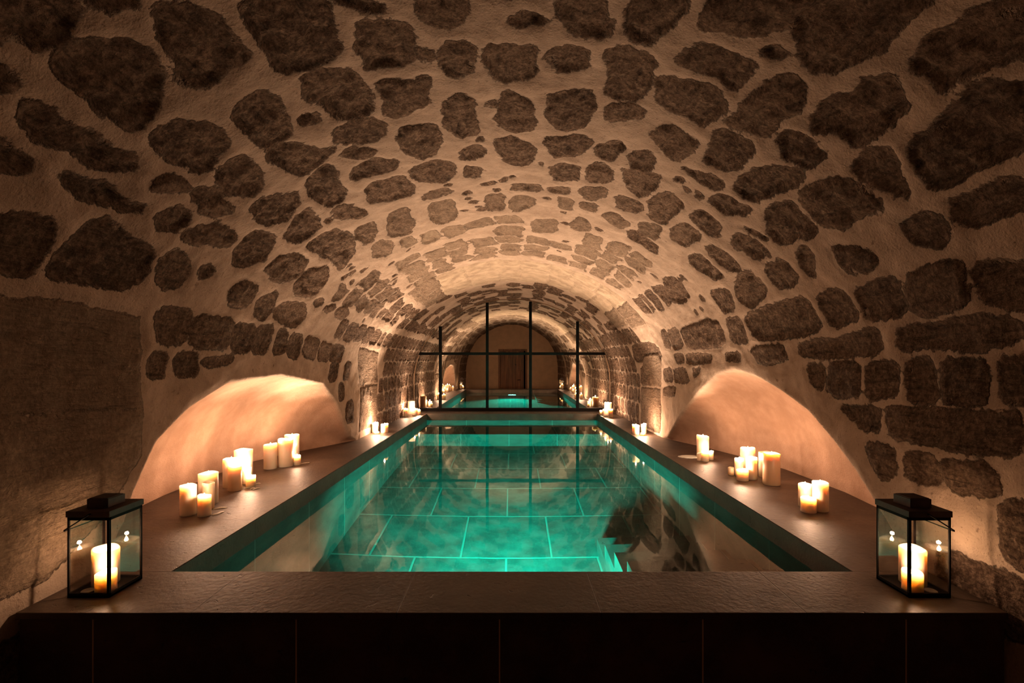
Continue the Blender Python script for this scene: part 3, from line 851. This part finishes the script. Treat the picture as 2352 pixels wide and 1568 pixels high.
blob([(557, 1123), (570, 1120), (583, 1118)], .009, 'thin wax run in front of the small stub, second left cluster')
blob([(573, 1125), (579, 1122), (585, 1119.5)], .007, 'leftmost of two small wax drops, second left cluster')
blob([(580, 1125.5), (588, 1122), (597, 1121)], .009, 'rightmost of two small wax drops, second left cluster')
blob([(662, 1071), (673, 1069), (682, 1066)], .008, 'flat wax run at the foot of the round stub, third left cluster')
blob([(683, 1067), (698, 1064), (711, 1062)], .007, 'pointed wax run reaching right from the third left cluster')
# ragged spill on the right
bm = bmesh.new(); cx, cy_ = on_deck(1587, 1049); rng = random.Random(3)
ring = []
for i in range(44):
    a = 2*PI*i/44; rr = 1 + (.22*rng.random() if math.cos(a) < 0 else 0.02)
    ring.append((.085*rr*math.cos(a)*1.0, .055*rr*math.sin(a)))
lv = [[bm.verts.new((x*k, y*k, z)) for x, y in ring] for k, z in ((1, 0), (.97, .003), (.85, .005))]
for A_, B_ in zip(lv, lv[1:]):
    for i in range(44): bm.faces.new((A_[i], A_[(i+1) % 44], B_[(i+1) % 44], B_[i]))
bm.faces.new(lv[2]); bm.faces.new(lv[0][::-1])
o = obj('wax_spill', bm, M['wax'], None, False); o.location = (cx, cy_, DECK+.0002); tag(o, 'ragged flat spill of pale wax left of the third right cluster', 'wax')

# ------------------------------------------------------------------ lanterns
def lantern(sg, label):
    W2, D2, HB = .0655, .0675, .252
    cx = sg*1.3065 if sg > 0 else -1.3245; y_ = 1.506+D2
    L = thing('lantern', label, 'lantern', (cx, y_, DECK), 0, 'glass candle lanterns on the pool coping')
    b_ = .005
    fr = bmesh.new()
    box(fr, -W2, W2, -D2, D2, 0, .006)
    for x in (-1, 1):
        for y in (-1, 1):
            wd = .0075 if (y < 0 and x == -sg) else b_
            xa, xb = (-W2, -W2+wd) if x < 0 else (W2-wd, W2); ya, yb = (-D2, -D2+wd) if y < 0 else (D2-wd, D2)
            box(fr, xa, xb, ya, yb, .004, HB)
    for z0, z1 in ((.0, .014), (HB-.010, HB)):
        for y in (-1, 1):
            ya, yb = (-D2, -D2+b_) if y < 0 else (D2-b_, D2); box(fr, -W2, W2, ya, yb, z0, z1)
            xa, xb = (-W2, -W2+b_) if y < 0 else (W2-b_, W2); box(fr, xa, xb, -D2, D2, z0, z1)
    obj('frame', fr, M['black'], L)
    i = b_*.5; g = .0012
    for a in ((-W2+i, W2-i, -D2+i-g, -D2+i), (-W2+i, W2-i, D2-i, D2-i+g), (-W2+i-g, -W2+i, -D2+i, D2-i), (W2-i, W2-i+g, -D2+i, D2-i)):
        x0_, x1_, y0_, y1_ = a
        gm = bmesh.new()      # a single sheet, standing in the middle of the frame bar
        if x1_-x0_ > y1_-y0_: pts = [(x0_, y0_, .012), (x1_, y0_, .012), (x1_, y0_, HB-.006), (x0_, y0_, HB-.006)]
        else: pts = [(x0_, y0_, .012), (x0_, y1_, .012), (x0_, y1_, HB-.006), (x0_, y0_, HB-.006)]
        gm.faces.new([gm.verts.new(p) for p in pts]); obj('glass_pane', gm, M['glass'], L)
    o_ = .003
    obj('roof', newbox(-W2-o_, W2+o_, -D2-o_, D2+o_, HB, HB+.019, bev=.001), M['rust'], L)
    cw = .034
    ch = bmesh.new(); box(ch, -cw, cw, -cw, cw, HB+.019, HB+.047, bev=.001); box(ch, -cw+.004, cw-.004, -cw+.004, cw-.004, HB+.047, HB+.049)
    obj('chimney', ch, M['rust'], L)
    hd = bmesh.new(); dy = D2+.0065; x0, x1 = -sg*.010, sg*.0735
    tube(hd, [(x0, -dy+.004, HB+.012), (x0+sg*.004, -dy, HB+.009), (x1-sg*.004, -dy, .213), (x1, -dy+.004, .209), (x1, dy-.004, .209), (x1-sg*.004, dy, .213), (x0+sg*.004, dy, HB+.009), (x0, dy-.004, HB+.012)], .0019, 8)
    obj('handle', hd, M['black'], L, True)
    return cx, y_
for sg, side in ((-1, 'left'), (1, 'right')):
    cx, cyy = lantern(sg, 'black metal lantern with two burning candles, on the %s corner of the coping' % side)
    bz = DECK+.0062
    gl = 'candles inside the lanterns'
    candle(0, 0, 0, 0, 'tall wide candle at the back of the %s lantern' % side, gl, base_z=bz, pos=(cx+sg*.020, cyy+.022), rad=.037, hgt=.116)
    candle(0, 0, 0, 0, 'short lit candle at the front of the %s lantern' % side, gl, base_z=bz, pos=(cx-sg*.024, cyy-.030), rad=.0285, hgt=.062, mat='wax')
    bm = bmesh.new(); lathe(bm, [(0, 0), (.017, 0), (.018, .002), (.015, .004), (.007, .0028), (0, .0025)], 28)
    o = obj('wax_puddle', bm, M['wax'], None, True); o.location = (cx+sg*.030, cyy-.035, bz); tag(o, 'small round wax puddle on the floor of the %s lantern' % side, 'wax')

for i, a in enumerate(allc):
    for c in allc[i+1:]:
        d = math.hypot(a[1]-c[1], a[2]-c[2])
        if d < a[3]+c[3]: print('OVERLAP %.3f' % (a[3]+c[3]-d), a[0], '|', c[0])
print('stones', len(stones), 'verts', SS.size)
